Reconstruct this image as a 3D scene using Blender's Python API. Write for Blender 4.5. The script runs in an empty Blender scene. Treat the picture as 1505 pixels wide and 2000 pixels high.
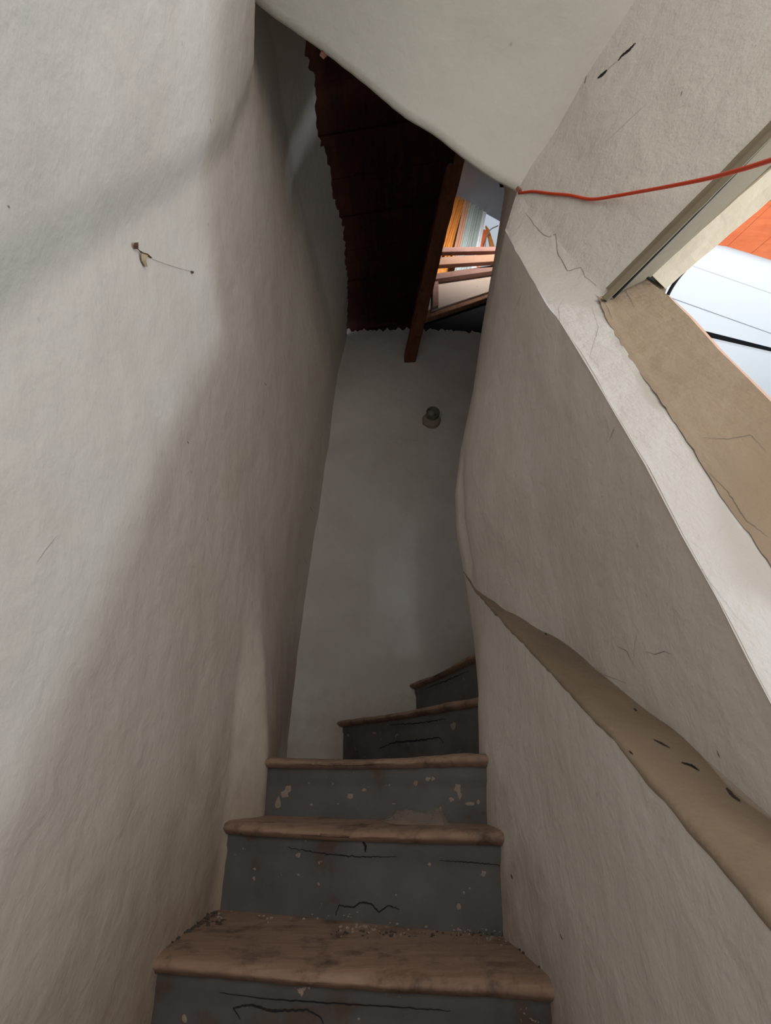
import bpy, math, random
from mathutils import Vector, noise
from mathutils.bvhtree import BVHTree

# ------------------------------------------------------------------ camera
PITCH = math.radians(27.5); FPX = 960.0; EYE = 1.35
SP, CP = math.sin(PITCH), math.cos(PITCH)
scene = bpy.context.scene
cam_d = bpy.data.cameras.new('camera'); cam = bpy.data.objects.new('camera', cam_d)
scene.collection.objects.link(cam); scene.camera = cam
cam.location = (0, 0, EYE); cam.rotation_euler = (math.radians(90) + PITCH, 0, 0)
cam_d.sensor_fit = 'HORIZONTAL'; cam_d.sensor_width = 36.0; cam_d.lens = 36.0 * FPX / 1505.0
cam_d.clip_start = 0.02

# ------------------------------------------------------------------ world + lights
w = bpy.data.worlds.new('sky'); scene.world = w; w.use_nodes = True
bg = w.node_tree.nodes['Background']; bg.inputs[0].default_value = (0.84, 0.92, 1.0, 1); bg.inputs[1].default_value = 0.58

def area(name, loc, target, sx, sy, power, col):
    l = bpy.data.lights.new(name, 'AREA'); l.shape = 'RECTANGLE'; l.size = sx; l.size_y = sy
    l.energy = power; l.color = col
    o = bpy.data.objects.new(name, l); scene.collection.objects.link(o)
    o.location = (loc[0], loc[1], loc[2] + EYE)
    d = Vector((target[0], target[1], target[2])) - Vector(loc)
    o.rotation_euler = d.to_track_quat('-Z', 'Y').to_euler()
    return o
# daylight from the room behind the photographer (its window is behind and to the right)
area('room_daylight', (1.1, -1.5, 0.9), (-0.2, 0.9, 0.9), 1.8, 1.5, 25, (1.0, 0.86, 0.71))
area('room_fill_left', (-0.9, -1.5, 0.5), (0.4, 0.7, 0.2), 1.2, 1.2, 19, (1.0, 0.87, 0.74))  # unseen fill lamp added so the right stair wall gets light
# daylight of the bright side room, coming through the opening in the right wall
area('side_room_daylight', (3.3, 0.32, 0.9), (-0.5, 0.95, 0.5), 0.35, 0.35, 36, (0.80, 0.89, 1.0))
area('side_room_ceiling_fill', (2.4, 0.9, 0.6), (2.2, 1.7, 2.6), 1.4, 1.2, 42, (0.93, 0.97, 1.0))  # unseen lamp aimed upward, added to brighten the side room ceiling
# unseen lamp added to light the landing, its cone kept off the back wall
area('upper_room_fill', (1.25, 1.35, 4.6), (0.95, 3.2, 4.75), 0.5, 0.4, 17, (1.0, 0.95, 0.9)).data.spread = math.radians(75)

scene.view_settings.view_transform = 'Standard'; scene.view_settings.look = 'None'
scene.view_settings.gamma = 1.0; scene.view_settings.use_curve_mapping = False
scene.view_settings.exposure = 0.0
try:
    scene.cycles.max_bounces = 10; scene.cycles.diffuse_bounces = 8
except Exception: pass

random.seed(7)
# ------------------------------------------------------------------ helpers
def V(x, d, h): return Vector((x, d, h + EYE))
def ray(px, py):
    u = (px - 752.5) / FPX; v = (py - 1000.0) / FPX
    return Vector((u, CP + v * SP, SP - v * CP))
def P(px, py, z):
    r = ray(px, py) * z
    return V(r.x, r.y, r.z)
def nz(p, s=1.0, o=0.0): return noise.noise(Vector((p[0] * s + o, p[1] * s - o, p[2] * s + 2 * o)))
def fbm(p, s=1.0, o=0.0): return nz(p, s, o) + 0.5 * nz(p, 2.1 * s, o + 7) + 0.25 * nz(p, 4.3 * s, o + 3)
def sst(a, b, x):
    t = max(0.0, min(1.0, (x - a) / (b - a))); return t * t * (3 - 2 * t)
def lerp(a, b, t): return a + (b - a) * t
def interp(x, pts):
    if x <= pts[0][0]: return pts[0][1]
    for (a, va), (b, vb) in zip(pts, pts[1:]):
        if x <= b: return va + (vb - va) * (x - a) / (b - a)
    return pts[-1][1]

def link(name, me, parent=None, mat=None):
    o = bpy.data.objects.new(name, me); scene.collection.objects.link(o)
    if mat: me.materials.append(mat)
    if parent: o.parent = parent
    return o
def mesh(name, verts, faces, mat, parent=None, smooth=True):
    me = bpy.data.meshes.new(name); me.from_pydata([tuple(v) for v in verts], [], faces); me.update()
    if smooth:
        for p in me.polygons: p.use_smooth = True
    return link(name, me, parent, mat)
def grid_data(rows):
    nv, nu = len(rows), len(rows[0])
    vs = [p for r in rows for p in r]
    fs = [(j * nu + i, j * nu + i + 1, (j + 1) * nu + i + 1, (j + 1) * nu + i) for j in range(nv - 1) for i in range(nu - 1)]
    return vs, fs
def grid(name, rows, mat, parent=None, smooth=True):
    vs, fs = grid_data(rows); return mesh(name, vs, fs, mat, parent, smooth)
def empty(name, loc, label=None, cat=None, group=None, kind=None):
    o = bpy.data.objects.new(name, None); scene.collection.objects.link(o); o.location = loc
    o.empty_display_size = 0.1
    tag(o, label, cat, group, kind); return o
def tag(o, label=None, cat=None, group=None, kind=None):
    if label: o['label'] = label
    if cat: o['category'] = cat
    if group: o['group'] = group
    if kind: o['kind'] = kind
    return o
def adopt(child, parent):
    child.parent = parent
    child.matrix_parent_inverse = parent.matrix_basis.inverted() if False else child.matrix_parent_inverse
    child.location = child.location - parent.location
    return child
def rnd_path(pts, n, sm=True):
    # resample a 3D polyline evenly (Catmull-Rom when sm)
    dense = []
    for i in range(len(pts) - 1):
        p1, p2 = pts[i], pts[i + 1]
        p0 = pts[i - 1] if i > 0 else p1 * 2 - p2
        p3 = pts[i + 2] if i + 2 < len(pts) else p2 * 2 - p1
        for k in range(12):
            t = k / 12
            if sm: dense.append(0.5 * ((2 * p1) + (p2 - p0) * t + (2 * p0 - 5 * p1 + 4 * p2 - p3) * t * t + (3 * p1 - p0 - 3 * p2 + p3) * t ** 3))
            else: dense.append(p1.lerp(p2, t))
    dense.append(pts[-1].copy())
    L = [0.0]
    for a, b in zip(dense, dense[1:]): L.append(L[-1] + (b - a).length)
    out = []; j = 0
    for k in range(n):
        s = L[-1] * k / (n - 1)
        while j < len(L) - 2 and L[j + 1] < s: j += 1
        seg = max(1e-9, L[j + 1] - L[j]); out.append(dense[j].lerp(dense[j + 1], min(1, max(0, (s - L[j]) / seg))))
    return out
def ruled(A, B, nu, nv, disp=None, sm=True):
    a, b = rnd_path(A, nv, sm), rnd_path(B, nv, sm)
    rows = []
    for p, q in zip(a, b):
        r = []
        for i in range(nu):
            x = p.lerp(q, i / (nu - 1))
            if disp: x = x + disp(x)
            r.append(x)
        rows.append(r)
    return rows
def tube(name, pts, r, mat, parent=None, n=8, rad=None):
    rings = []; up = Vector((0.13, 0.21, 0.97)).normalized()
    for i, p in enumerate(pts):
        t = (pts[min(i + 1, len(pts) - 1)] - pts[max(i - 1, 0)]).normalized()
        a = t.cross(up).normalized(); b = t.cross(a)
        rr = rad(i / (len(pts) - 1)) if rad else r
        rings.append([p + (a * math.cos(2 * math.pi * k / n) + b * math.sin(2 * math.pi * k / n)) * rr for k in range(n)])
    vs = [v for rg in rings for v in rg]; fs = []
    for i in range(len(rings) - 1):
        for k in range(n):
            fs.append((i * n + k, i * n + (k + 1) % n, (i + 1) * n + (k + 1) % n, (i + 1) * n + k))
    fs.append(tuple(range(n))[::-1]); fs.append(tuple((len(rings) - 1) * n + k for k in range(n)))
    return mesh(name, vs, fs, mat, parent)
def slab(name, quad, th, mat, parent=None, n=10, rough=0.0, bevel=0.0):
    # a board: front quad (a, b along one edge; d, c along the other) thickened away from the camera
    a, b, c, d = quad
    nrm = (b - a).cross(d - a).normalized()
    ctr = (a + b + c + d) / 4
    if nrm.dot(ctr - V(0, 0, 0)) < 0: nrm = -nrm
    vs, fs = [], []
    prof = [(0, th), (0, bevel), (bevel, 0), (1 - bevel, 0), (1, bevel), (1, th)]
    wdt = max(1e-4, ((d - a).length + (c - b).length) / 2); bv = bevel / wdt
    prof = [(0, th), (0, bevel), (bv, 0), (0.5, 0), (1 - bv, 0), (1, bevel), (1, th)]
    for i in range(n + 1):
        t = i / n; p, q = a.lerp(b, t), d.lerp(c, t)
        for (s, z) in prof:
            x = p.lerp(q, s) + nrm * z
            if rough: x = x + Vector((nz(x, 22, 1), nz(x, 22, 5), nz(x, 22, 9))) * rough
            vs.append(x)
    m = len(prof)
    for i in range(n):
        for k in range(m):
            fs.append((i * m + k, i * m + (k + 1) % m, (i + 1) * m + (k + 1) % m, (i + 1) * m + k))
    fs.append(tuple(range(m))[::-1]); fs.append(tuple(n * m + k for k in range(m)))
    return mesh(name, vs, fs, mat, parent, smooth=False)
def bvh_of(*objs):
    vs, fs = [], []
    for o in objs:
        k = len(vs); vs += [v.co.copy() for v in o.data.vertices]; fs += [tuple(i + k for i in p.vertices) for p in o.data.polygons]
    return BVHTree.FromPolygons(vs, fs)
O = V(0, 0, 0)
def hit(tree, px, py):
    p, n, i, d = tree.ray_cast(O, ray(px, py).normalized())
    if p is None: return None, None
    if n.dot(O - p) < 0: n = -n
    return p, n
def ribbon(name, tree, pts, wd, mat, parent=None, n=60, jit=1.5, off=0.0012, seed=0, lift=0.0):
    # a thin crack or paint sliver lying on a surface along a picture path
    path = rnd_path([Vector((x, y, 0)) for x, y in pts], n, False)
    A, B, C, D = [], [], [], []
    for i, q in enumerate(path):
        t = i / (n - 1)
        jx = noise.noise(Vector((i * 0.45, seed, 0))) * jit; jy = noise.noise(Vector((i * 0.45, seed, 9))) * jit
        tn = (path[min(i + 1, n - 1)] - path[max(i - 1, 0)]).normalized()
        nn = Vector((-tn.y, tn.x, 0))
        wloc = wd * (0.35 + 0.65 * math.sin(math.pi * min(1, max(0, t * 0.96 + 0.02)))) * (0.75 + 0.6 * abs(noise.noise(Vector((i * 0.3, seed, 4)))))
        p, nr = hit(tree, q.x + jx, q.y + jy)
        p2, _ = hit(tree, q.x + jx + nn.x, q.y + jy + nn.y)
        if p is None or p2 is None: continue
        side = (p2 - p); side = side - nr * side.dot(nr)
        if side.length < 1e-6: continue
        side = side.normalized() * wloc * (p - O).length / FPX / 2
        A.append(p + nr * off - side); B.append(p + nr * (off + lift)); C.append(p + nr * off + side)
    if len(A) < 3: return None
    return grid(name, [A, B, C], mat, parent)

# ------------------------------------------------------------------ materials
def newmat(name):
    m = bpy.data.materials.new(name); m.use_nodes = True
    nt = m.node_tree; b = nt.nodes['Principled BSDF']; return m, nt, b
def tex(nt, typ, scale, vec, **kw):
    n = nt.nodes.new(typ); n.inputs['Scale'].default_value = scale
    for k, v in kw.items(): n.inputs[k].default_value = v
    nt.links.new(vec, n.inputs['Vector']); return n
def ramp(nt, fac, a, b, ca=(0, 0, 0, 1), cb=(1, 1, 1, 1)):
    r = nt.nodes.new('ShaderNodeValToRGB'); r.color_ramp.elements[0].position = a; r.color_ramp.elements[1].position = b
    r.color_ramp.elements[0].color = ca; r.color_ramp.elements[1].color = cb
    nt.links.new(fac, r.inputs[0]); return r.outputs[0]
def mixc(nt, fac, a, b, blend='MIX'):
    n = nt.nodes.new('ShaderNodeMix'); n.data_type = 'RGBA'; n.blend_type = blend
    for sock, v in ((n.inputs[0], fac), (n.inputs[6], a), (n.inputs[7], b)):
        if isinstance(v, (int, float)): sock.default_value = v
        elif isinstance(v, tuple): sock.default_value = v if len(v) == 4 else v + (1,)
        else: nt.links.new(v, sock)
    return n.outputs[2]
def math_(nt, op, a, b=None, clamp=False):
    n = nt.nodes.new('ShaderNodeMath'); n.operation = op; n.use_clamp = clamp
    for i, v in enumerate((a, b)):
        if v is None: continue
        if isinstance(v, (int, float)): n.inputs[i].default_value = v
        else: nt.links.new(v, n.inputs[i])
    return n.outputs[0]
def posn(nt, stretch=None):
    g = nt.nodes.new('ShaderNodeNewGeometry')
    if not stretch: return g.outputs['Position']
    mp = nt.nodes.new('ShaderNodeMapping'); mp.inputs['Scale'].default_value = stretch
    nt.links.new(g.outputs['Position'], mp.inputs['Vector']); return mp.outputs[0]
def bump(nt, b, hs, strength, dist):
    n = nt.nodes.new('ShaderNodeBump'); n.inputs['Strength'].default_value = strength; n.inputs['Distance'].default_value = dist
    nt.links.new(hs, n.inputs['Height']); nt.links.new(n.outputs[0], b.inputs['Normal'])
def plaster(name, base, stain, stain_amt=0.35, warm=None, grime=None, bstr=0.5, fine=70.0, spots=True):
    m, nt, b = newmat(name); p = posn(nt)
    n1 = tex(nt, 'ShaderNodeTexNoise', 2.2, p, Detail=6.0, Roughness=0.6)
    n2 = tex(nt, 'ShaderNodeTexNoise', 9.0, p, Detail=5.0, Roughness=0.65)
    c = mixc(nt, math_(nt, 'MULTIPLY', ramp(nt, n1.outputs[0], 0.42, 0.72), stain_amt), base, stain)
    c = mixc(nt, math_(nt, 'MULTIPLY', ramp(nt, n2.outputs[0], 0.55, 0.75), stain_amt * 0.5), c, stain)
    if grime:
        # dirt rubbed along the foot of the wall, following the steps
        gcol, amt, off, span = grime
        g = nt.nodes.new('ShaderNodeSeparateXYZ'); nt.links.new(p, g.inputs[0])
        line = math_(nt, 'SUBTRACT', g.outputs[2], math_(nt, 'MULTIPLY', g.outputs[1], 0.5))
        line = math_(nt, 'ADD', line, math_(nt, 'MULTIPLY', math_(nt, 'SUBTRACT', n2.outputs[0], 0.5), 0.5))
        f = math_(nt, 'DIVIDE', math_(nt, 'SUBTRACT', off, line), span, clamp=True)
        f = math_(nt, 'MULTIPLY', f, amt, clamp=True)
        c = mixc(nt, f, c, gcol)
    if spots:
        v = tex(nt, 'ShaderNodeTexVoronoi', 7.0, p)
        s = ramp(nt, v.outputs['Distance'], 0.02, 0.05, (1, 1, 1, 1), (0, 0, 0, 1))
        c = mixc(nt, math_(nt, 'MULTIPLY', s, 0.35), c, tuple(x * 0.35 for x in stain))
    nt.links.new(c, b.inputs['Base Color']); b.inputs['Roughness'].default_value = 0.72
    b.inputs['Specular IOR Level'].default_value = 0.25
    n3 = tex(nt, 'ShaderNodeTexNoise', fine, p, Detail=4.0, Roughness=0.6)
    n4 = tex(nt, 'ShaderNodeTexNoise', 18.0, p, Detail=3.0, Distortion=0.3)
    h = math_(nt, 'ADD', math_(nt, 'MULTIPLY', n3.outputs[0], 0.3), n4.outputs[0])
    bump(nt, b, h, bstr * 0.75, 0.012)
    return m
def flat(name, col, rough=0.6, metal=0.0, noise_amt=0.25, scale=20.0, spec=0.3):
    m, nt, b = newmat(name); p = posn(nt)
    n = tex(nt, 'ShaderNodeTexNoise', scale, p, Detail=4.0)
    c = mixc(nt, math_(nt, 'MULTIPLY', n.outputs[0], noise_amt), col, tuple(x * 0.45 for x in col))
    nt.links.new(c, b.inputs['Base Color']); b.inputs['Roughness'].default_value = rough; b.inputs['Metallic'].default_value = metal
    b.inputs['Specular IOR Level'].default_value = spec
    bump(nt, b, n.outputs[0], 0.3, 0.003)
    return m
def wood(name, ca, cb, stretch=(3, 40, 40), rough=0.7, dirt=(0.02, 0.014, 0.01), damt=0.6, spec=0.25):
    m, nt, b = newmat(name); p = posn(nt, stretch); p0 = posn(nt)
    n = tex(nt, 'ShaderNodeTexNoise', 1.0, p, Detail=8.0, Roughness=0.65, Distortion=0.6)
    n2 = tex(nt, 'ShaderNodeTexNoise', 12.0, p0, Detail=6.0, Roughness=0.7)
    c = mixc(nt, ramp(nt, n.outputs[0], 0.3, 0.7), ca, cb)
    c = mixc(nt, math_(nt, 'MULTIPLY', ramp(nt, n2.outputs[0], 0.5, 0.7), damt), c, dirt)
    nt.links.new(c, b.inputs['Base Color']); b.inputs['Roughness'].default_value = rough
    b.inputs['Specular IOR Level'].default_value = spec
    bump(nt, b, math_(nt, 'ADD', n.outputs[0], n2.outputs[0]), 0.5, 0.004)
    return m
def chipped(name):
    m, nt, b = newmat(name); p = posn(nt)
    n = tex(nt, 'ShaderNodeTexNoise', 5.0, p, Detail=6.0, Roughness=0.6)
    n2 = tex(nt, 'ShaderNodeTexNoise', 26.0, p, Detail=4.0, Roughness=0.6)
    n3 = tex(nt, 'ShaderNodeTexNoise', 7.0, p, Detail=2.0)
    c = mixc(nt, ramp(nt, n.outputs[0], 0.35, 0.7), (0.135, 0.133, 0.134), (0.088, 0.083, 0.080))
    br = math_(nt, 'MULTIPLY', ramp(nt, n.outputs[0], 0.60, 0.66), 0.7)
    c = mixc(nt, br, c, (0.10, 0.065, 0.05))
    f = math_(nt, 'MULTIPLY', ramp(nt, n2.outputs[0], 0.665, 0.685), ramp(nt, n3.outputs[0], 0.45, 0.55))
    c = mixc(nt, f, c, (0.36, 0.27, 0.24))
    nt.links.new(c, b.inputs['Base Color']); b.inputs['Roughness'].default_value = 0.55
    b.inputs['Specular IOR Level'].default_value = 0.3
    hgt = math_(nt, 'SUBTRACT', math_(nt, 'MULTIPLY', n.outputs[0], 0.6), math_(nt, 'MULTIPLY', f, 0.5))
    bump(nt, b, hgt, 0.6, 0.004)
    return m

WHITE = (0.62, 0.58, 0.525)
M = {}
M['left'] = plaster('limewashed_plaster', WHITE, (0.47, 0.40, 0.33), 0.35, grime=((0.27, 0.19, 0.13), 0.75, 0.75, 0.55), bstr=0.45)
M['ceil'] = plaster('ceiling_plaster', (0.60, 0.59, 0.54), (0.48, 0.47, 0.40), 0.3, bstr=0.3, fine=60)
M['front'] = plaster('front_wall_plaster', (0.60, 0.57, 0.53), (0.50, 0.44, 0.38), 0.3, bstr=0.85, fine=110, spots=False)
M['back'] = plaster('back_wall_plaster', (0.60, 0.57, 0.54), (0.42, 0.37, 0.35), 0.45, grime=((0.25, 0.18, 0.13), 0.5, 0.25, 0.3), bstr=0.5)
M['right'] = plaster('stair_wall_plaster', (0.66, 0.61, 0.565), (0.50, 0.43, 0.37), 0.4, bstr=0.6)
M['rlow'] = plaster('lower_wall_plaster', (0.68, 0.635, 0.59), (0.54, 0.48, 0.42), 0.35, grime=((0.27, 0.19, 0.13), 0.7, 0.62, 0.4), bstr=0.6)
M['tan'] = plaster('tan_paint', (0.36, 0.275, 0.19), (0.26, 0.20, 0.145), 0.5, bstr=0.7, spots=False)
M['ledge'] = plaster('ledge_tan_paint', (0.25, 0.19, 0.135), (0.14, 0.105, 0.08), 0.6, bstr=0.5, spots=False)
M['tanwood'] = plaster('tan_painted_wood', (0.21, 0.175, 0.12), (0.16, 0.13, 0.09), 0.5, bstr=0.3, fine=50, spots=False)
M['cream'] = plaster('cream_painted_wood', (0.66, 0.57, 0.43), (0.50, 0.41, 0.28), 0.4, bstr=0.3, fine=50)
M['peach'] = plaster('lit_edge_plaster', (0.66, 0.42, 0.30), (0.60, 0.36, 0.25), 0.3, bstr=0.4, spots=False)  # light from the side room put into the jamb edge colour
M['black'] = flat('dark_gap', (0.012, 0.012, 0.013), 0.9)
M['crack'] = flat('dark_crack', (0.20, 0.18, 0.16), 0.9)  # flat dark tone of cracks, small marks and the thin wire
M['crackg'] = flat('fine_crack', (0.36, 0.345, 0.32), 0.9)
M['soot'] = flat('soot_spot', (0.05, 0.035, 0.028), 0.95)
M['whiteceil'] = flat('white_ceiling_board', (0.80, 0.82, 0.84), 0.6, noise_amt=0.08, scale=3)
M['orange'] = wood('orange_varnished_planks', (0.72, 0.19, 0.07), (0.60, 0.13, 0.045), (4, 30, 30), 0.45, (0.45, 0.10, 0.05), 0.3)
M['cord'] = flat('orange_cord_sheath', (0.62, 0.055, 0.012), 0.5, noise_amt=0.2)
M['tread'] = wood('worn_tread_wood', (0.36, 0.245, 0.18), (0.24, 0.16, 0.115), (5, 45, 30), 0.6, (0.045, 0.028, 0.02), 0.75)
M['riser'] = chipped('chipped_grey_riser_paint')
M['board'] = wood('dark_brown_boards', (0.042, 0.013, 0.007), (0.022, 0.007, 0.004), (30, 4, 20), 0.85, (0.01, 0.006, 0.004), 0.6, 0.1)
M['beam'] = wood('brown_beam', (0.17, 0.065, 0.03), (0.10, 0.035, 0.018), (30, 5, 10), 0.6, (0.02, 0.01, 0.006), 0.5)
M['pinkwood'] = wood('pale_pink_brown_rail', (0.42, 0.25, 0.21), (0.33, 0.18, 0.15), (6, 40, 40), 0.5, (0.2, 0.1, 0.08), 0.3)
M['salmon'] = wood('salmon_brown_rail', (0.60, 0.36, 0.25), (0.50, 0.28, 0.19), (6, 40, 40), 0.5, (0.3, 0.16, 0.1), 0.3)
M['creampanel'] = plaster('cream_panel', (0.62, 0.50, 0.43), (0.45, 0.34, 0.28), 0.4, bstr=0.3)
M['greyceil'] = flat('grey_upper_ceiling', (0.30, 0.31, 0.34), 0.8, noise_amt=0.1, scale=4)
M['gold'] = wood('gold_wood', (0.62, 0.27, 0.06), (0.45, 0.17, 0.04), (40, 40, 5), 0.4, (0.2, 0.08, 0.02), 0.3)
M['teal'] = flat('grey_green_curtain', (0.34, 0.40, 0.39), 0.85, noise_amt=0.3, scale=8)
M['pvc'] = flat('white_window_frame', (0.75, 0.78, 0.84), 0.4, noise_amt=0.05)
M['bulb'] = flat('dull_metal', (0.16, 0.15, 0.12), 0.5, 0.1)
M['lime'] = flat('pale_plaster_collar', (0.30, 0.25, 0.21), 0.8)
M['chip'] = flat('pale_plaster_crumb', (0.34, 0.28, 0.24), 0.9, noise_amt=0.6, scale=60)
M['brick'] = flat('red_brick_bit', (0.30, 0.13, 0.10), 0.9)
M['leafb'] = flat('dry_leaf_brown', (0.10, 0.055, 0.035), 0.8)
M['leafc'] = flat('dry_leaf_tan', (0.45, 0.36, 0.22), 0.8)
# crumpled polythene
m, nt, b = newmat('cloudy_plastic'); b.inputs['Base Color'].default_value = (0.40, 0.32, 0.27, 1); b.inputs['Roughness'].default_value = 0.3
b.inputs['Alpha'].default_value = 0.42; b.inputs['Specular IOR Level'].default_value = 0.6
M['plastic'] = m
m, nt, b = newmat('window_glass'); b.inputs['Base Color'].default_value = (0.95, 0.97, 1, 1); b.inputs['Roughness'].default_value = 0.02
b.inputs['Transmission Weight'].default_value = 1.0; b.inputs['IOR'].default_value = 1.01
M['glass'] = m

# ------------------------------------------------------------------ left wall
def dcrease(h): return interp(h, [(-0.9, 0.0), (0.58, 0.49), (1.2, 0.71), (1.82, 0.90), (2.2, 0.92), (2.46, 0.80), (3.4, 0.7)])
def XL(d, h):
    far = interp(h, [(-1.35, -.56), (0, -.545), (1.08, -.50), (2.07, -.425), (3.34, -.35)])
    near = interp(h, [(-1.35, -.48), (-.35, -.49), (0, -.52), (1.0, -.54), (2.9, -.50)])
    x = lerp(near, far, sst(1.25, 2.7, d))
    lowp_ = interp(d, [(-1, -.48), (1.36, -.487), (1.70, -.468), (1.86, -.388), (2.3, -.44), (3.0, -.54)])
    x = lerp(lowp_, x, sst(-.15, .9, h))
    x += 0.27 * max(0, h - 2.87) * (1 - 0.7 * sst(2.0, 3.0, d))            # plaster folds inwards near the top
    dc = dcrease(h)
    q_ = max(0, min(.7, dc - d)); x += (0.26 * (math.sqrt(q_ * q_ + .0008) - .0283) + .024 * sst(-.02, .12, dc - d) * sst(-.3, .5, h)) * sst(-0.3, 0.4, h)                      # thicker upper plaster
    x += 0.008 * nz((d, h, 0), 2.3, 3.1) + 0.004 * nz((d, h, 0), 7, 1.7) + 0.0018 * nz((d, h, 0), 26, 4)
    x += 0.012 * math.exp(-((d - 2.0) / 0.5) ** 2) * math.sin(h * 2.2)
    return x
rows = []
nD, nH = 230, 250
for j in range(nH + 1):
    r = []
    for i in range(nD + 1):
        d = -1.3 + (3.06 + 1.3) * (i / nD)
        top = 3.26 + 0.07 * nz((d, 0, 0), 5, 2) + 0.06 * nz((d, 0, 0), 17, 5) + 0.05 * nz((d, 0, 0), 47, 1)
        h = -1.36 + (top + 1.36) * j / nH
        r.append(V(XL(d, h), d, h))
    rows.append(r)
wall_left = tag(grid('wall_left', rows, M['left']), kind='structure')
T_left = bvh_of(wall_left)

# ------------------------------------------------------------------ back wall
def backD(x, h):
    return 3.0 + 0.02 * nz((x, 0, h), 1.6, 2) + 0.006 * fbm((x * 0.6, 0, h * 1.6), 6, 4) + 0.05 * sst(0.0, 1.2, x)
rows = []
for j in range(161):
    r = []
    for i in range(111):
        x = -0.62 + 2.0 * i / 110
        top = 3.32 + 0.035 * nz((x, 4, 0), 11, 2) + 0.05 * nz((x, 2, 0), 30, 5) + 0.02 * nz((x, 2, 0), 70, 5)
        h = -0.6 + (top + 0.6) * j / 160
        r.append(V(x, backD(x, h), h))
    rows.append(r)
wall_back = tag(grid('wall_back', rows, M['back']), kind='structure')
T_back = bvh_of(wall_back)

# ------------------------------------------------------------------ right stair wall, ledge and lower wall
A_px = [(1010, 372, .523), (986, 450, .462), (1035, 540, .458), (1100, 640, .456), (1150, 722, .454), (1200, 808, .452), (1260, 910, .45), (1330, 1045, .45),
        (1400, 1170, .45), (1460, 1290, .45), (1505, 1375, .45), (1580, 1520, .45), (1660, 1670, .45)]
A3 = []
for px, py, X in A_px:
    r_ = ray(px, py); A3.append(P(px, py, X / r_.x))
hA = sorted([(p.z - EYE, p.y) for p in A3])
hX = [(-1, .45), (1.2, .457), (1.84, .464), (2.03, .525), (2.3, .56), (3.5, .80)]
ED = 1.95
sil = [(945, 1480), (936, 1380), (926, 1260), (907, 1130), (891, 1040), (888, 965), (899, 880), (924, 760), (941, 640), (962, 520), (985, 375)]
endprof = []
for px, py in sil:
    r_ = ray(px, py); t = ED / r_.y; endprof.append((r_.z * t, r_.x * t))
endprof.sort()
def ledge_h(d): return interp(d, [(-1.0, -1.04), (.567, -.124), (.824, .042), (1.2, .25), (1.58, .462), (1.80, .60), (1.95, .74)])
def XR(d, h):
    base = interp(h, hX); e = interp(h, endprof)
    x = lerp(base, e, sst(1.15, 1.95, d))
    x += .022 * math.exp(-((d - 1.845) / .035) ** 2) * sst(.62, .75, h) * (1 - sst(1.0, 1.35, h))
    return x + (0.008 * nz((d, h, 1), 3, 5) + 0.004 * nz((d, h, 1), 9, 2)) * sst(0, .3, 1.95 - d)
rows = []
NR = 150
for j in range(NR + 1):
    r = []; h = 0.0
    for i in range(131):
        s = i / 130
        d = 0.5 + s; 
        for _ in range(6):
            hb = ledge_h(d); h = hb + (3.6 - hb) * (j / NR)
            dA = interp(h, hA) if h < 2.0 else interp(2.0, hA)
            d = dA + s * (ED - dA)
        r.append(V(XR(d, h), d, h))
    # the end of the wall turns round the newel
    xe = interp(h, endprof)
    for k, (ox, od) in enumerate([(.012, .012), (.035, .022), (.12, .03), (.35, .05), (.9, .08)]):
        r.append(V(xe + ox, ED + od, h))
    rows.append(r)
wall_right = tag(grid('wall_right', rows, M['right']), kind='structure')
T_right = bvh_of(wall_right)
def XLOW(d, h):
    f = max(0, min(1.2, (ledge_h(d) - h) / 0.7)); e = interp(h, endprof)
    x = .350 - .042 * f
    x -= .040 * math.exp(-((d - 1.57) / .22) ** 2) * sst(0, .6, f)
    x = lerp(x, min(e, .35), sst(1.7, 1.95, d))
    return x + (0.006 * nz((d, h, 3), 3, 5) + 0.002 * nz((d, h, 3), 14, 2)) * sst(0, .2, 1.95 - d)
rows = []
for j in range(101):
    r = []
    for i in range(141):
        d = -1.3 + (ED + 1.3) * i / 140
        lh = ledge_h(d) + 0.003 * nz((d, 0, 0), 9, 4); h = -1.36 + (lh + 1.36) * j / 100
        r.append(V(XLOW(d, h), d, h))
    for ox, od in ((.012, .012), (.035, .022), (.12, .03), (.35, .05), (.9, .08)):
        r.append(V(XLOW(ED, h) + ox, ED + od, h))
    rows.append(r)
wall_lower = tag(grid('wall_right_lower', rows, M['rlow']), kind='structure')
T_low = bvh_of(wall_lower)
# ledge: sloping shelf, tan paint
rows = []
for i in range(161):
    d = -1.0 + (ED + 0.99) * i / 160
    lh = ledge_h(d) + 0.003 * nz((d, 0, 0), 9, 4)
    xf = XLOW(d, lh); xb = max(XR(d, lh + .02), xf + 0.004) + 0.014
    rag = 0.010 * nz((d, 1, 0), 25, 4) + 0.006 * nz((d, 1, 0), 70, 4)
    down = (0.006 + rag * 0.6)
    r = [V(XLOW(d, lh - down) - .0015, d, lh - down), V(xf - .002, d, lh - .001), V(xf + .006, d, lh + .004)]
    for k in range(1, 9):
        t = k / 8; r.append(V(lerp(xf + .006, xb, t), d, lh + .004 - .006 * t + .004 * nz((d, t, 0), 8, 1)))
    rows.append(r)
ledge = tag(grid('trim_1', rows, M['ledge']), 'sloping tan painted ledge along the right stair wall, dark dirt at its back', kind='structure')
T_ledge = bvh_of(ledge)

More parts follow.
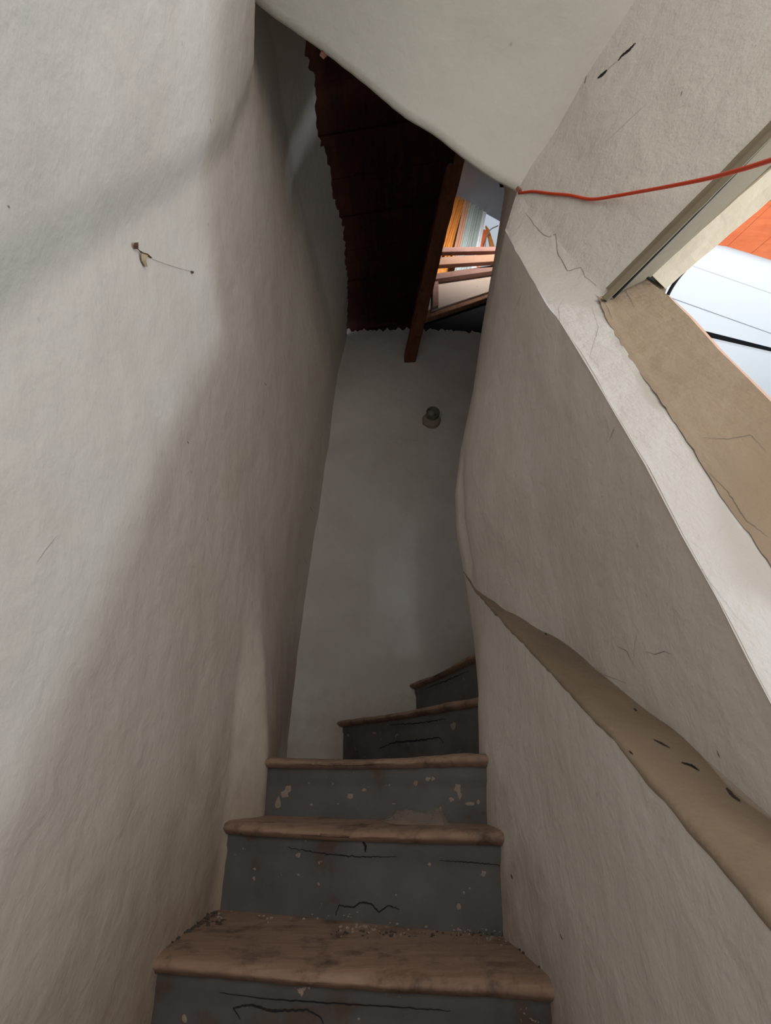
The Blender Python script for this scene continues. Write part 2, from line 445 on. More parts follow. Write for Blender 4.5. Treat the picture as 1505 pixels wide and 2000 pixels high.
# ------------------------------------------------------------------ ceiling (soffit over the viewer) and front wall with the opening
E_px = [(440, -60), (510, 10), (572, 55), (635, 100), (712, 160), (790, 225), (850, 262), (905, 306), (960, 345), (1010, 372)]
E3 = [P(px, py, lerp(1.66, 1.95, i / (len(E_px) - 1))) for i, (px, py) in enumerate(E_px)]
F3 = [P(1010, 372, 1.95), P(1040, 320, 1.91), P(1085, 255, 1.85), P(1150, 140, 1.74), P(1240, 0, 1.62)]
fdir = (F3[-1] - F3[0]).normalized()
F3 += [F3[-1] + fdir * 0.5, F3[-1] + fdir * 1.0 + Vector((.05, 0, 0)), F3[-1] + fdir * 1.8]
def cdisp(x):
    return Vector((0, 0, 0.035 * nz(x, 1.7, 3) + 0.008 * nz(x, 5, 3)))
# ceiling rows: from the edge E back over the camera
Ee = rnd_path(E3, 91)
rows = []
for j in range(81):
    t = j / 80
    # right end follows F; left end follows the left wall
    f = rnd_path(F3, 81)[j] if j == 0 else Fr[j]
    if j == 0: Fr = rnd_path(F3, 81); f = Fr[0]
    l0 = Ee[0]; l = Vector((lerp(l0.x, -0.60, min(1, t * 2)), lerp(l0.y, -1.3, t), l0.z - 0.12 * t))
    r = []
    for i in range(91):
        s = i / 90
        # slide the edge shape along the two side rails
        e = Ee[i]; base0 = Ee[0].lerp(Ee[-1], s); dev = e - base0
        p = l.lerp(f, s) + dev * (1 - sst(0, .6, t))
        p = p + cdisp(p) * sst(0, .15, t) * sst(0, .12, 1 - s)
        p.z -= 0.045 * math.sin(math.pi * s) * sst(0, .3, t)
        r.append(p)
    rows.append(r)
# rounded lip and the hidden upstand of the ceiling edge
lip0 = [p + Vector((0.0, 0.012, 0.010)) + Vector((0, 0, .004 * nz(p, 30, 1))) for p in rows[0]]
lip1 = [p + Vector((0.0, 0.010, 0.05)) for p in rows[0]]
lip2 = [p + Vector((-0.0, -0.04, 0.55)) for p in rows[0]]
lip3 = [Vector((p.x, p.y - .10, 3.62 + EYE)) for p in rows[0]]
rows = [lip3, lip2, lip1, lip0] + rows
ceiling = tag(grid('ceiling', rows, M['ceil']), kind='structure')
T_ceil = bvh_of(ceiling)

# front wall: upper patch F -> window head; lower patch A -> jamb
HEAD = [P(1180, 584, 1.38), P(1248, 508, 1.33), P(1378, 380, 1.25), P(1513, 248, 1.17), P(1808, -32, 1.02)]
B_px = [(1172, 583, 1.37), (1175, 600, 1.345), (1190, 635, 1.285), (1213, 672, 1.205), (1246, 722, 1.12), (1300, 800, 1.0), (1360, 890, .91), (1424, 990, .835), (1467, 1052, .78), (1505, 1110, .75), (1580, 1230, .70), (1660, 1360, .65)]
B3 = [P(*q) for q in B_px]
def fdisp(x): return Vector((-.5, -.6, 0)) * (0.012 * nz(x, 3, 3) + 0.004 * nz(x, 9, 1))
LA = [F3[0], F3[0].lerp(B3[0], .5), B3[0]]
up = ruled(rnd_path(F3[:7], 60), [HEAD[0].lerp(F3[0], 0.0)] + HEAD, 60, 90)
for r in up:
    for i in range(1, len(r) - 1):
        s = i / (len(r) - 1); r[i] = r[i] + fdisp(r[i]) * min(1, 6 * s) * min(1, 6 * (1 - s)) + Vector((.35, .3, 0)) * 0.05 * math.sin(math.pi * s) * sst(0, .4, up.index(r) / 90)
vs, fs = grid_data(up)
lowp = []; lowext = []
C_px = [(1262, 545, 1.47), (1302, 575, 1.40), (1345, 618, 1.31), (1400, 680, 1.19), (1455, 735, 1.09), (1505, 785, 1.0), (1620, 905, .84), (1760, 1050, .70)]
def byindex(pts, k):
    return [a.lerp(b, i / k) for a, b in zip(pts, pts[1:]) for i in range(k)] + [pts[-1]]
Aa = byindex(A3[1:], 9); Bb = byindex(B3, 9)
for k, (p, q) in enumerate(zip(Aa, Bb)):
    q = q + (p - q).normalized() * 0.004 * nz(q, 40, 2) * min(1, k / 5)
    r = []
    for i in range(60):
        s = i / 59; x = p.lerp(q, s); x = x + fdisp(x) * min(1, 6 * s) * min(1, 6 * (1 - s)) * min(1, k / 12); r.append(x)
    cd_ = (P(*[(a_ + b_) for a_, b_ in zip((0, 0, 0), C_px[min(len(C_px) - 1, int(k / 100 * len(C_px)))])]) - q).normalized()
    lowp.append(r)
    lowext.append([q, q + cd_ * .02 + Vector((.004, .006, 0)), q + cd_ * .04 + Vector((.010, .014, 0))])
v2, f2 = grid_data(lowp); k0 = len(vs); vs += v2; fs += [tuple(i + k0 for i in f) for f in f2]
# triangle fan between the two patches
fan = ruled([F3[0], F3[0].lerp(HEAD[0], .5), HEAD[0]], [A3[1], A3[1].lerp(B3[0], .5), B3[0]], 12, 60)
v2, f2 = grid_data(fan); k0 = len(vs); vs += v2; fs += [tuple(i + k0 for i in f) for f in f2]
v2, f2 = grid_data(lowext); k0 = len(vs); vs += v2; fs += [tuple(i + k0 for i in f) for f in f2]
# return of the corner into the stair wall (wall thickness)
ret = [[p + Vector((.0, .0, 0)) for p in A3], [p + Vector((.03, .02, 0)) for p in A3]]
v2, f2 = grid_data(ret); k0 = len(vs); vs += v2; fs += [tuple(i + k0 for i in f) for f in f2]
wall_front = tag(mesh('wall_front', vs, fs, M['front']), kind='structure')
import bmesh
bm = bmesh.new(); bm.from_mesh(wall_front.data); bmesh.ops.remove_doubles(bm, verts=bm.verts, dist=.0015)
bmesh.ops.recalc_face_normals(bm, faces=bm.faces)
def segd(p, a, b):
    t = max(0, min(1, (p - a).dot(b - a) / (b - a).length_squared)); return (p - a - (b - a) * t).length
for it in range(60):
    vv = [v for v in bm.verts if not v.is_boundary and min(segd(v.co, F3[0], HEAD[0]), segd(v.co, A3[1], B3[0])) < .16]
    bmesh.ops.smooth_vert(bm, verts=vv, factor=.5, use_axis_x=True, use_axis_y=True, use_axis_z=True)
bm.to_mesh(wall_front.data); bm.free()
T_front = bvh_of(wall_front)

# ------------------------------------------------------------------ window_1: the opening in the front wall
win = empty('window_1', (0, 0, 0), kind='structure')
C_px = [(1262, 545, 1.47), (1302, 575, 1.40), (1345, 618, 1.31), (1400, 680, 1.19), (1455, 735, 1.09), (1505, 785, 1.0), (1620, 905, .84), (1760, 1050, .70)]
C3 = [P(*q) for q in C_px]
J = ruled([P(1168, 582, 1.372)] + B3[1:], C3, 26, 90, lambda x: Vector((-.4, -.6, .2)) * (0.006 * nz(x, 6, 1) + 0.002 * nz(x, 22, 1)), False)
for k, r in enumerate(J):   # ragged paint line on the outer side
    r[0] = r[0] + (r[0] - r[1]).normalized() * (0.006 * nz(r[0], 30, 2) + 0.004 * nz(r[0], 90, 1)); 
    for q in range(3): r[q] = r[q] + Vector((-.5, -.6, 0)) * 0.003
jamb = grid('jamb', J, M['tan'], win)
T_jamb = bvh_of(jamb)
edge = ruled(C3[1:], [p + Vector((0.028, 0.020, 0.016)) * (1.0 if i else .4) for i, p in enumerate(C3[1:])], 4, 60)
grid('jamb_edge', edge, M['peach'], win)
h0, h1 = (1190, 566), (1800, -45)
def strip(name, a, b, za, zb, mat, th=.03, rough=.0015, n=26, bevel=.003):
    # a, b: picture points of the near and far edges (outer pair, inner pair)
    (o0, o1), (i0, i1) = a, b
    (z00, z01), (z10, z11) = za, zb
    return slab(name, (P(*o0, z00), P(*o1, z01), P(*i1, z11), P(*i0, z10)), th, mat, win, n, rough, bevel)
strip('head_bead', ((1176, 580), (1800, -42)), ((1186, 589), (1800, -22)), (1.35, .995), (1.35, .995), M['tanwood'], .02)
strip('head_gap', ((1192, 575), (1800, -40)), ((1199, 583), (1800, -28)), (1.368, 1.01), (1.368, 1.01), M['black'], .01, 0)
strip('head_board', ((1197, 577), (1800, -26)), ((1272, 540), (1800, 60)), (1.37, 1.015), (1.45, 1.10), M['tanwood'], .03)
strip('inner_head_board', ((1270, 534), (1800, 68)), ((1300, 566), (1800, 140)), (1.44, 1.09), (1.48, 1.13), M['cream'], .035, .003)
slab('corner_block', (P(1215, 560, 1.47), P(1285, 525, 1.50), P(1303, 560, 1.50), P(1292, 590, 1.44)), .03, M['tanwood'], win, 4)
strip('joint_gap', ((1259, 537), (1275, 544)), ((1262, 541), (1279, 551)), (1.425, 1.435), (1.425, 1.435), M['black'], .004, 0, 6, .0)

# side room seen through the opening
def cp(px, py, h):  # point of the picture at a known height
    r_ = ray(px, py); return V(*(r_ * (h / r_.z)))
side = empty('ceiling_side_room', (0, 0, 0), kind='structure')
def poly_board(name, pts, h, mat, th=.03, parent=side):
    top = [cp(px, py, h) for px, py in pts]; n = len(top)
    vs = top + [p + Vector((0, 0, th)) for p in top]
    fs = [tuple(range(n)), tuple(range(2 * n - 1, n - 1, -1))] + [(i, (i + 1) % n, n + (i + 1) % n, n + i) for i in range(n)]
    return mesh(name, vs, fs, mat, parent, False)
bl = [(1412, 484), (1427, 487), (1466, 498), (1505, 512), (1700, 572)]   # far ends of the orange planks
poly_board('white_board', [(1240, 420), (1408, 478), (1700, 566), (1700, 640), (1240, 480)], 2.62, M['whiteceil'])
poly_board('white_board', [(1240, 482), (1700, 642), (1700, 720), (1240, 556)], 2.615, M['whiteceil'])
poly_board('white_board', [(1240, 558), (1700, 722), (1700, 728), (1240, 612)], 2.625, M['whiteceil'])
poly_board('white_board', [(1200, 625), (1382, 664), (1505, 692), (1750, 747), (1750, 1200), (1200, 1000)], 2.60, M['whiteceil'])
poly_board('dark_gap', [(1200, 605), (1385, 650), (1700, 722), (1700, 745), (1385, 668), (1200, 630)], 2.66, M['black'])
# orange planks run towards the viewer, lapped over the white ceiling edge
pl = [((1385, 478), (1478, 372)), ((1418, 483), (1520, 387)), ((1464, 497), (1580, 400)), ((1512, 512), (1650, 425)), ((1580, 532), (1740, 450)), ((1660, 556), (1850, 470))]
def ext(a, b, k): return (a[0] + (b[0] - a[0]) * k, a[1] + (b[1] - a[1]) * k)
for (a0, a1), (b0, b1) in zip(pl, pl[1:]):
    pts = [ext(a0, a1, 0.0), ext(b0, b1, 0.0), ext(b0, b1, 2.4), ext(a0, a1, 2.4)]
    c = (sum(p[0] for p in pts) / 4, sum(p[1] for p in pts) / 4)
    s = 0.985
    poly_board('orange_plank', [(c[0] + (p[0] - c[0]) * 0.988, c[1] + (p[1] - c[1]) * 0.988) for p in pts], 2.58, M['orange'], .02)
poly_board('plank_backing', [(1380, 440), (1720, 560), (2400, 300), (1520, 100)], 2.603, M['black'], .005)
cab = rnd_path([P(1285, 640, 1.55), P(1300, 585, 1.55), P(1320, 548, 1.53), P(1352, 512, 1.5), P(1400, 465, 1.45), P(1450, 424, 1.4), P(1490, 396, 1.36), P(1560, 352, 1.3)], 40)
c = tube('power_cable', cab, .0055, M['black'])
tag(c, 'black cable hanging behind the cream window head on the right', 'cable')

# ------------------------------------------------------------------ staircase
stairs = empty('staircase', V(0, 1.3, -1.36), 'narrow winding wooden staircase with worn brown treads and chipped grey risers', 'stairs')
OFF = stairs.location.copy()
def sg(name, rows, mat, smooth=True):
    o = grid(name, [[p - OFF for p in r] for r in rows], mat, stairs, smooth); return o
steps = [  # left end (x, d), right end (x, d), height
    ((-.53, .02), (.36, -.06), -.95), ((-.53, .50), (.36, .38), -.75), ((-.53, .95), (.36, .80), -.55),
    ((-.53, 1.37), (.36, 1.20), -.35), ((-.53, 1.72), (.35, 1.422), -.137), ((-.50, 1.90), (.34, 1.522), .037),
    ((-.28, 3.03), (.40, 1.87), .24), ((.125, 3.08), (.40, 2.05), .44), ((.62, 3.08), (.46, 2.10), .65), ((1.25, 2.9), (.55, 2.13), .85)]
TH = .036
tread_objs, riser_objs = [], []
for k in range(len(steps) - 1):
    (L, R, h), (L2, R2, h2) = steps[k], steps[k + 1]
    wear = 0.010 + 0.004 * (k % 3)
    rows = []; NU = 90
    for i in range(NU + 1):
        s = i / NU
        f = Vector((lerp(L[0], R[0], s), lerp(L[1], R[1], s))); bk = Vector((lerp(L2[0], R2[0], s), lerp(L2[1], R2[1], s)))
        dv = bk - f; ln = max(.08, dv.length); dv = dv.normalized() if dv.length > 1e-5 else Vector((0, 1))
        q = (f.x * 3 + k * 5.3, f.y, k * 2.1)
        f = f + dv * (0.010 * nz(q, 1.6, 1) + 0.0045 * nz(q, 7, 1))
        dip = wear * math.exp(-((s - .45) / .28) ** 2) + 0.004 * nz(q, 2.5, 8) + .002 * nz(q, 11, 8)
        prof = [(ln + .06, -TH), (.03, -TH), (.012, -TH + .002), (.002, -TH + .010), (-.004, -TH * .6), (-.004, -TH * .38), (.001, -TH * .17), (.010, -.003), (.022, 0)]
        for j in range(1, 11): prof.append((.022 + (ln + .038) * j / 10, 0))
        r = []
        for n_, (o_, z_) in enumerate(prof):
            dd = dip * (1 if z_ > -TH * .5 else .35) * max(0, 1 - max(0, o_) / (ln + .02))
            e = 0.0025 * nz((f.x * 3, z_ * 6 + n_, k), 9, 2) if 1 < n_ < 8 else 0.002 * nz((f.x, o_, k), 12, 2)
            p = f + dv * (o_ - e)
            r.append(V(p.x, p.y, h + z_ - dd + (e if n_ >= 8 else 0)))
        rows.append(r)
    o = sg('tread', rows, M['tread']); tread_objs.append(o)
for k in range(len(steps) - 1):
    (L, R, h) = steps[k]; hb = steps[k - 1][2] if k else -1.36
    rows = []
    (L2, R2, _) = steps[k + 1]
    for j in range(15):
        r = []
        for i in range(81):
            s = i / 80
            f = Vector((lerp(L[0], R[0], s), lerp(L[1], R[1], s))); bk = Vector((lerp(L2[0], R2[0], s), lerp(L2[1], R2[1], s)))
            dv = (bk - f).normalized() if (bk - f).length > 1e-5 else Vector((0, 1))
            z = lerp(hb - .03, h - TH + .004, j / 14)
            p = f + dv * (.030 + 0.004 * nz((f.x * 2, z, k * 3.3), 4, 1))
            if h - TH - z < .035: p -= dv * .006          # moulding strip under the nosing
            r.append(V(p.x, p.y, z))
        rows.append(r)
    o = sg('riser', rows, M['riser']); riser_objs.append(o)
def world_bvh(objs):
    vs, fs = [], []
    for o in objs:
        k = len(vs); vs += [v.co + OFF for v in o.data.vertices]; fs += [tuple(i + k for i in p.vertices) for p in o.data.polygons]
    return BVHTree.FromPolygons(vs, fs)
T_st = world_bvh(tread_objs + riser_objs)
def local(o):
    if o:
        for v in o.data.vertices: v.co -= OFF
        o.data.update()
    return o
M['rcrack'] = flat('dark_riser_crack', (0.022, 0.021, 0.022), 0.9)
def stcrack(pts, wd, seed, mat='rcrack', jit=2.5):
    return local(ribbon('crack', T_st, pts, wd * .7, M[mat], stairs, 70, jit, .001, seed))
stcrack([(560, 1655), (640, 1668), (700, 1673), (775, 1673)], 3, 1); stcrack([(858, 1680), (920, 1684), (985, 1690)], 2.5, 2)
stcrack([(708, 1643), (714, 1652), (713, 1664)], 6, 3)
stcrack([(655, 1788), (662, 1768), (690, 1772), (705, 1762), (725, 1765), (740, 1782), (758, 1768), (780, 1776)], 4, 4)
stcrack([(428, 1938), (520, 1950), (640, 1958), (760, 1965), (880, 1974)], 3.5, 5)
stcrack([(470, 1990), (455, 1968), (490, 1962), (530, 1974), (600, 1972), (625, 1985), (632, 2000)], 5, 6)
stcrack([(740, 1462), (770, 1450), (820, 1446), (858, 1440), (866, 1452)], 5, 7); stcrack([(760, 1416), (820, 1412), (870, 1404)], 3.5, 8)
stcrack([(830, 1345), (870, 1330), (915, 1310)], 3, 9)
# pale flakes where the paint has come off the risers
random.seed(3)
flakes = [(543, 1568, 7, 12), (556, 1550, 8, 8), (563, 1540, 6, 8), (684, 1555, 6, 5), (711, 1543, 4, 4), (812, 1530, 4, 5), (836, 1521, 5, 4), (846, 1521, 4, 4),
          (893, 1540, 7, 10), (897, 1553, 4, 8), (882, 1562, 5, 5), (918, 1570, 9, 4), (934, 1566, 4, 5), (608, 1572, 3, 3), (604, 1529, 3, 2), (885, 1418, 6, 8), (731, 1432, 5, 3),
          (680, 1436, 3, 3), (583, 1670, 5, 6), (497, 1697, 3, 3), (622, 1727, 3, 3), (896, 1770, 4, 7), (944, 1707, 6, 6), (838, 1688, 3, 4), (496, 1716, 3, 4), (583, 1709, 2.5, 2.5),
          (773, 1748, 2, 2), (906, 1744, 2.5, 4), (917, 1735, 2, 3), (360, 1990, 6, 9), (660, 1570, 2, 2), (860, 1580, 3, 4), (700, 1990, 3, 3)]
for n_, (cx, cy, rx, ry) in enumerate(flakes):
    pts = []
    for a in range(9):
        an = 2 * math.pi * a / 9; q = 0.65 + 0.6 * random.random()
        p, nr = hit(T_st, cx + math.cos(an) * rx * q, cy + math.sin(an) * ry * q)
        if p: pts.append(p + nr * .0012 - OFF)
    p, nr = hit(T_st, cx, cy)
    if len(pts) >= 6 and p: mesh('paint_flake', [p + nr * .002 - OFF] + pts, [(0, i + 1, (i + 1) % len(pts) + 1) for i in range(len(pts))], M['chip'] if n_ % 3 else M['lime'], stairs, False)

# crumbs of plaster lying at the back of the lowest visible tread
random.seed(11)
cv, cf = [], []
def crumb(px, py, s):
    p, nr = hit(T_st, px, py)
    if p is None: return
    k = len(cv); rr = .7 * s * (p - O).length / FPX
    ico = [(0, 0, 1), (.9, 0, .3), (.28, .85, .35), (-.72, .53, .3), (-.72, -.53, .35), (.28, -.85, .3), (.7, .5, -.5), (-.28, .85, -.45), (-.9, 0, -.5), (-.28, -.85, -.5), (.7, -.5, -.45), (0, 0, -.8)]
    fc = [(0, 1, 2), (0, 2, 3), (0, 3, 4), (0, 4, 5), (0, 5, 1), (1, 6, 2), (2, 7, 3), (3, 8, 4), (4, 9, 5), (5, 10, 1), (6, 7, 2), (7, 8, 3), (8, 9, 4), (9, 10, 5), (10, 6, 1), (11, 7, 6), (11, 8, 7), (11, 9, 8), (11, 10, 9), (11, 6, 10)]
    a = random.uniform(.7, 1.3); b_ = random.uniform(.6, 1.1); c_ = random.uniform(.5, .8)
    for x, y, z in ico: cv.append(Vector((p.x + x * rr * a + random.uniform(-.15, .15) * rr, p.y + y * rr * b_, p.z + rr * .3 + z * rr * c_)))
    for f in fc: cf.append(tuple(i + k for i in f))
for i in range(34): crumb(random.gauss(720, 34), 1812 + random.gauss(0, 5), random.uniform(1.5, 5))
for i in range(26): crumb(random.uniform(760, 1000), 1822 + random.gauss(0, 5), random.uniform(1.2, 4))
for i in range(22): crumb(random.uniform(930, 1035), 1838 + random.gauss(0, 7), random.uniform(1.5, 5))
for i in range(22): crumb(random.uniform(395, 700), 1790 + random.gauss(0, 5), random.uniform(1.2, 4.5))
for i in range(16): crumb(random.uniform(610, 940), 1480 + random.gauss(0, 2), random.uniform(1, 2.5))
crumbs = mesh('plaster_crumbs', cv, cf, M['chip'], None, False)
tag(crumbs, 'pale plaster crumbs scattered at the back of the lowest tread', 'rubble', kind='stuff')

cv, cf = [], []
for i in range(60): crumb(random.uniform(640, 1000), 1822 + (random.random() - .5) * 10 + (random.random() * 8), random.uniform(1, 4))
for i in range(40): crumb(random.uniform(350, 440), 1800 + random.gauss(0, 6), random.uniform(2, 5))
for i in range(50):
    t = random.random(); crumb(lerp(425, 318, t) + random.gauss(0, 2), lerp(1783, 1850, t) + random.gauss(0, 2), random.uniform(2, 5))
for i in range(50):
    t = random.random(); crumb(lerp(1000, 1072, t) + random.gauss(0, 3), lerp(1836, 1900, t) + random.gauss(0, 2), random.uniform(2, 5))
M['dirt'] = flat('dark_dirt', (0.085, 0.068, 0.056), 0.95, noise_amt=.6, scale=70)
dirt = mesh('dark_dirt', cv, cf, M['dirt'], None, False)
tag(dirt, 'dark dirt and grit gathered in the corners of the lowest tread', 'dirt', kind='stuff')

# crumpled sheet of plastic on the second tread
pc, _ = hit(T_st, 815, 1611)
pa, _ = hit(T_st, 738, 1606); pb, _ = hit(T_st, 888, 1612)
base = pa.z if pa else V(0, 0, -.140).z
yl = (pa.y + pb.y) / 2 if pa and pb else 1.72
xa = P(738, 1606, 1.41).x; xb = P(886, 1612, 1.41).x
rows = []
for j in range(25):
    r = []
    for i in range(61):
        s = i / 60; t = j / 24
        env = 0.030 * math.exp(-((s - .33) / .2) ** 2) + 0.034 * math.exp(-((s - .80) / .11) ** 2) + .020 * math.exp(-((s - .6) / .2) ** 2) + .004
        ang = math.pi * t
        cr = 0.3 * abs(noise.noise(Vector((s * 10, t * 4, 3)))) + .15 * abs(noise.noise(Vector((s * 31, t * 12, 5))))
        hh = env * math.sin(ang) * (0.75 + cr) 
        yy = (t - .5) * (.10 + 1.0 * env) * (1 + .3 * noise.noise(Vector((s * 9, t * 3, 8))))
        ends = sst(-.02, .15, s) * sst(-.01, .14, 1 - s) ** .6
        r.append(Vector((lerp(xa, xb, s) + .004 * noise.noise(Vector((s * 20, t * 9, 1))), 1.665 - (s - .5) * .05 + yy * ends, V(0, 0, -.140).z + .001 + hh * ends)))
    rows.append(r)
bag = grid('plastic_sheet', rows, M['plastic'], None, False)
tag(bag, 'crumpled translucent plastic sheet lying on the second visible tread', 'plastic sheet')

# ------------------------------------------------------------------ boarded soffit above the stairwell
soff = empty('ceiling_boards', (0, 0, 0), kind='structure')
# boards run across the stairwell, lapped, dark stained
NB = 9
for k in range(NB):
    d0 = 1.0 + 2.3 * k / NB; d1 = 1.0 + 2.3 * (k + 1) / NB - .003
    sk = -.28       # slight skew of the boards
    zz = 3.37 + .010 * (k % 2) + .004 * random.random()
    def bx(d): return interp(d, [(1.0, .60), (1.59, .46), (2.93, .23), (3.3, .17)])
    a, b_ = V(-.70, d0 + .12, zz), V(bx(d0), d0 + sk * .2, zz)
    c_, dd = V(bx(d1), d1 + sk * .2, zz + .006), V(-.70, d1 + .12, zz + .006)
    n_ = 12; vs = []
    for i in range(n_ + 1):
        t = i / n_; p, q = a.lerp(b_, t), dd.lerp(c_, t)
        wv = .006 * nz(p, 3, k)
        vs += [p + Vector((0, 0, wv)), q + Vector((0, 0, wv)), q + Vector((0, 0, wv + .025)), p + Vector((0, 0, wv + .025))]
    fs = []
    for i in range(n_):
        for m_ in range(4): fs.append((i * 4 + m_, i * 4 + (m_ + 1) % 4, i * 4 + 4 + (m_ + 1) % 4, i * 4 + 4 + m_))
    fs += [(0, 1, 2, 3), (n_ * 4 + 3, n_ * 4 + 2, n_ * 4 + 1, n_ * 4)]
    mesh('board', vs, fs, M['board'], soff, False)
back_board = slab('backing_board', (V(-.75, .6, 3.42), V(.62, .6, 3.42), V(.24, 3.3, 3.42), V(-.75, 3.3, 3.42)), .02, M['board'], soff, 4)
# sloping beam (string of the upper flight)
def box_between(name, p0, p1, wx, wz, mat, parent=None, n=12, taper=1.0, rough=.002):
    ax = (p1 - p0).normalized(); sx = ax.cross(Vector((0, 0, 1))).normalized(); sz = sx.cross(ax)
    vs = []
    for i in range(n + 1):
        t = i / n; c = p0.lerp(p1, t); q = lerp(1, taper, t)
        for u_, v_ in ((-.5, -.42), (-.42, -.5), (.42, -.5), (.5, -.42), (.5, .42), (.42, .5), (-.42, .5), (-.5, .42)):
            x = c + sx * wx * u_ * q + sz * wz * v_ * q
            x = x + Vector((nz(x, 14, 2), nz(x, 14, 5), nz(x, 14, 8))) * rough
            vs.append(x)
    fs = []
    for i in range(n):
        for k in range(8): fs.append((i * 8 + k, i * 8 + (k + 1) % 8, i * 8 + 8 + (k + 1) % 8, i * 8 + 8 + k))
    fs += [tuple(range(7, -1, -1)), tuple(n * 8 + k for k in range(8))]
    return mesh(name, vs, fs, mat, parent, False)
pB0 = P(905, 240, 3.0); pB1 = P(797, 712, 4.07)
beam = box_between('support_beam', pB0, pB1, .105, .10, M['beam'], None, 20, .85, .006)
tag(beam, 'long sloping brown beam beside the dark boards, its foot set in the back wall', 'beam')

# dark void above the back wall and landing fascia
fas = empty('landing_edge', V(.8, 3.05, 3.3), 'brown joist edge and cream panel of the upper landing above the dark gap', 'landing')
FO = fas.location.copy()
def lb(name, quad, th, mat, bevel=.002, n=6):
    return slab(name, tuple(q - FO for q in quad), th, mat, fas, n, 0.0, bevel) if False else _lb(name, quad, th, mat, bevel, n)
def _lb(name, quad, th, mat, bevel, n):
    o = slab(name, quad, th, mat, fas, n, .002, bevel)
    for v in o.data.vertices: v.co -= FO
    return o
zp = lambda px, py, d=3.04: P(px, py, d / ray(px, py).y)
lb('void_shade_board', (zp(700, 560, 3.10), zp(1150, 500, 3.10), zp(1150, 700, 3.10), zp(700, 700, 3.10)), .02, M['black'])  # black sheet standing in for the shade in the recess under the landing
M['joist'] = wood('joist_edge_wood', (0.34, 0.16, 0.09), (0.22, 0.10, 0.055), (6, 40, 40), 0.6)
lb('joist_edge', (zp(790, 614), zp(1080, 518), zp(1080, 538), zp(790, 636)), .05, M['joist'], .004)
lb('panel', (zp(846, 540, 3.02), zp(1080, 505, 3.02), zp(1080, 528, 3.02), zp(842, 606, 3.02)), .03, M['creampanel'])
lb('panel', (zp(815, 560, 3.03), zp(843, 540, 3.03), zp(840, 604, 3.03), zp(805, 616, 3.03)), .03, M['creampanel'])
lb('panel_post', (zp(846, 540, 2.99), zp(856, 543, 2.99), zp(856, 596, 2.99), zp(845, 600, 2.99)), .03, M['pinkwood'])
lb('panel_cap', (zp(846, 535, 2.97), zp(1080, 500, 2.97), zp(1080, 512, 2.97), zp(850, 545, 2.97)), .05, M['pinkwood'])
rail = empty('landing_railing', V(.8, 2.9, 3.9), 'pale wooden railing of the upper landing with two horizontal rails', 'railing')
RO = rail.location.copy()
def rl(name, quad, th, mat):
    o = slab(name, quad, th, mat, rail, 6, .001, .003)
    for v in o.data.vertices: v.co -= RO
rl('rail', (zp(840, 503, 2.92), zp(1080, 490, 2.92), zp(1080, 503, 2.92), zp(840, 518, 2.92)), .04, M['salmon'])
rl('handrail', (zp(840, 483, 2.90), zp(1080, 480, 2.90), zp(1080, 488, 2.90), zp(840, 492, 2.90)), .04, M['pinkwood'])
rl('baluster', (zp(1050, 470, 2.95), zp(1060, 470, 2.95), zp(1060, 530, 2.95), zp(1050, 530, 2.95)), .03, M['salmon'])
rl('baluster', (zp(826, 470, 2.95), zp(834, 470, 2.95), zp(834, 545, 2.95), zp(826, 545, 2.95)), .03, M['salmon'])

# ------------------------------------------------------------------ upper room
UC = 6.2
def uc(px, py): 
    r_ = ray(px, py); return V(*(r_ * (UC / r_.z)))
wa, wb = uc(893, 386), uc(975, 432)
wd = (wb - wa); wd.z = 0; wd = wd.normalized(); wn = Vector((wd.y, -wd.x, 0))     # wn points to the viewer
cq = [V(-1.5, .3, UC), V(4, .3, UC), wa + wd * 3.4, wa - wd * 2.6]
cu = mesh('ceiling_upper', cq + [q + Vector((0, 0, .05)) for q in cq],
          [(0, 1, 2, 3), (7, 6, 5, 4), (0, 4, 5, 1), (1, 5, 6, 2), (2, 6, 7, 3), (3, 7, 4, 0)], M['greyceil'], None, False)
tag(cu, kind='structure')
def wpl(px, py, off=0.0):   # picture point on the window wall plane
    r_ = ray(px, py); q = wa + wn * off
    t = (q - O).dot(wn) / r_.dot(wn); return O + r_ * t
def wboard(name, pts, mat, off=0.0, th=.03, parent=None, wave=0.0):
    a, b_, c_, d_ = [wpl(x, y, off) for x, y in pts]
    if not wave: return slab(name, (a, b_, c_, d_), th, mat, parent, 6, 0, .002)
    rows = []
    for j in range(9):
        t = j / 8; l, r_ = a.lerp(d_, t), b_.lerp(c_, t)
        rows.append([l.lerp(r_, i / 40) + wn * wave * (math.sin(i / 40 * 2 * math.pi * 3.5 + .5) + .3 * math.sin(i * .9)) for i in range(41)])
    return grid(name, rows, mat, parent)
w2 = empty('window_2', (0, 0, 0), kind='structure')
wboard('frame', ((943, 412), (950, 414), (922, 545), (916, 545)), M['pvc'], .02, .05, w2)
wboard('frame', ((941, 444), (944, 446), (926, 545), (921, 545)), M['pvc'], .035, .03, w2)
wboard('orange_post', ((943, 447), (952, 450), (930, 545), (922, 545)), M['orange'], .02, .03, w2)
wboard('brace', ((949, 440), (955, 448), (975, 512), (962, 500)), M['gold'], .02, .02, w2)
wboard('pane', ((940, 380), (1120, 480), (1120, 560), (905, 560)), M['glass'], -.02, .004, w2)
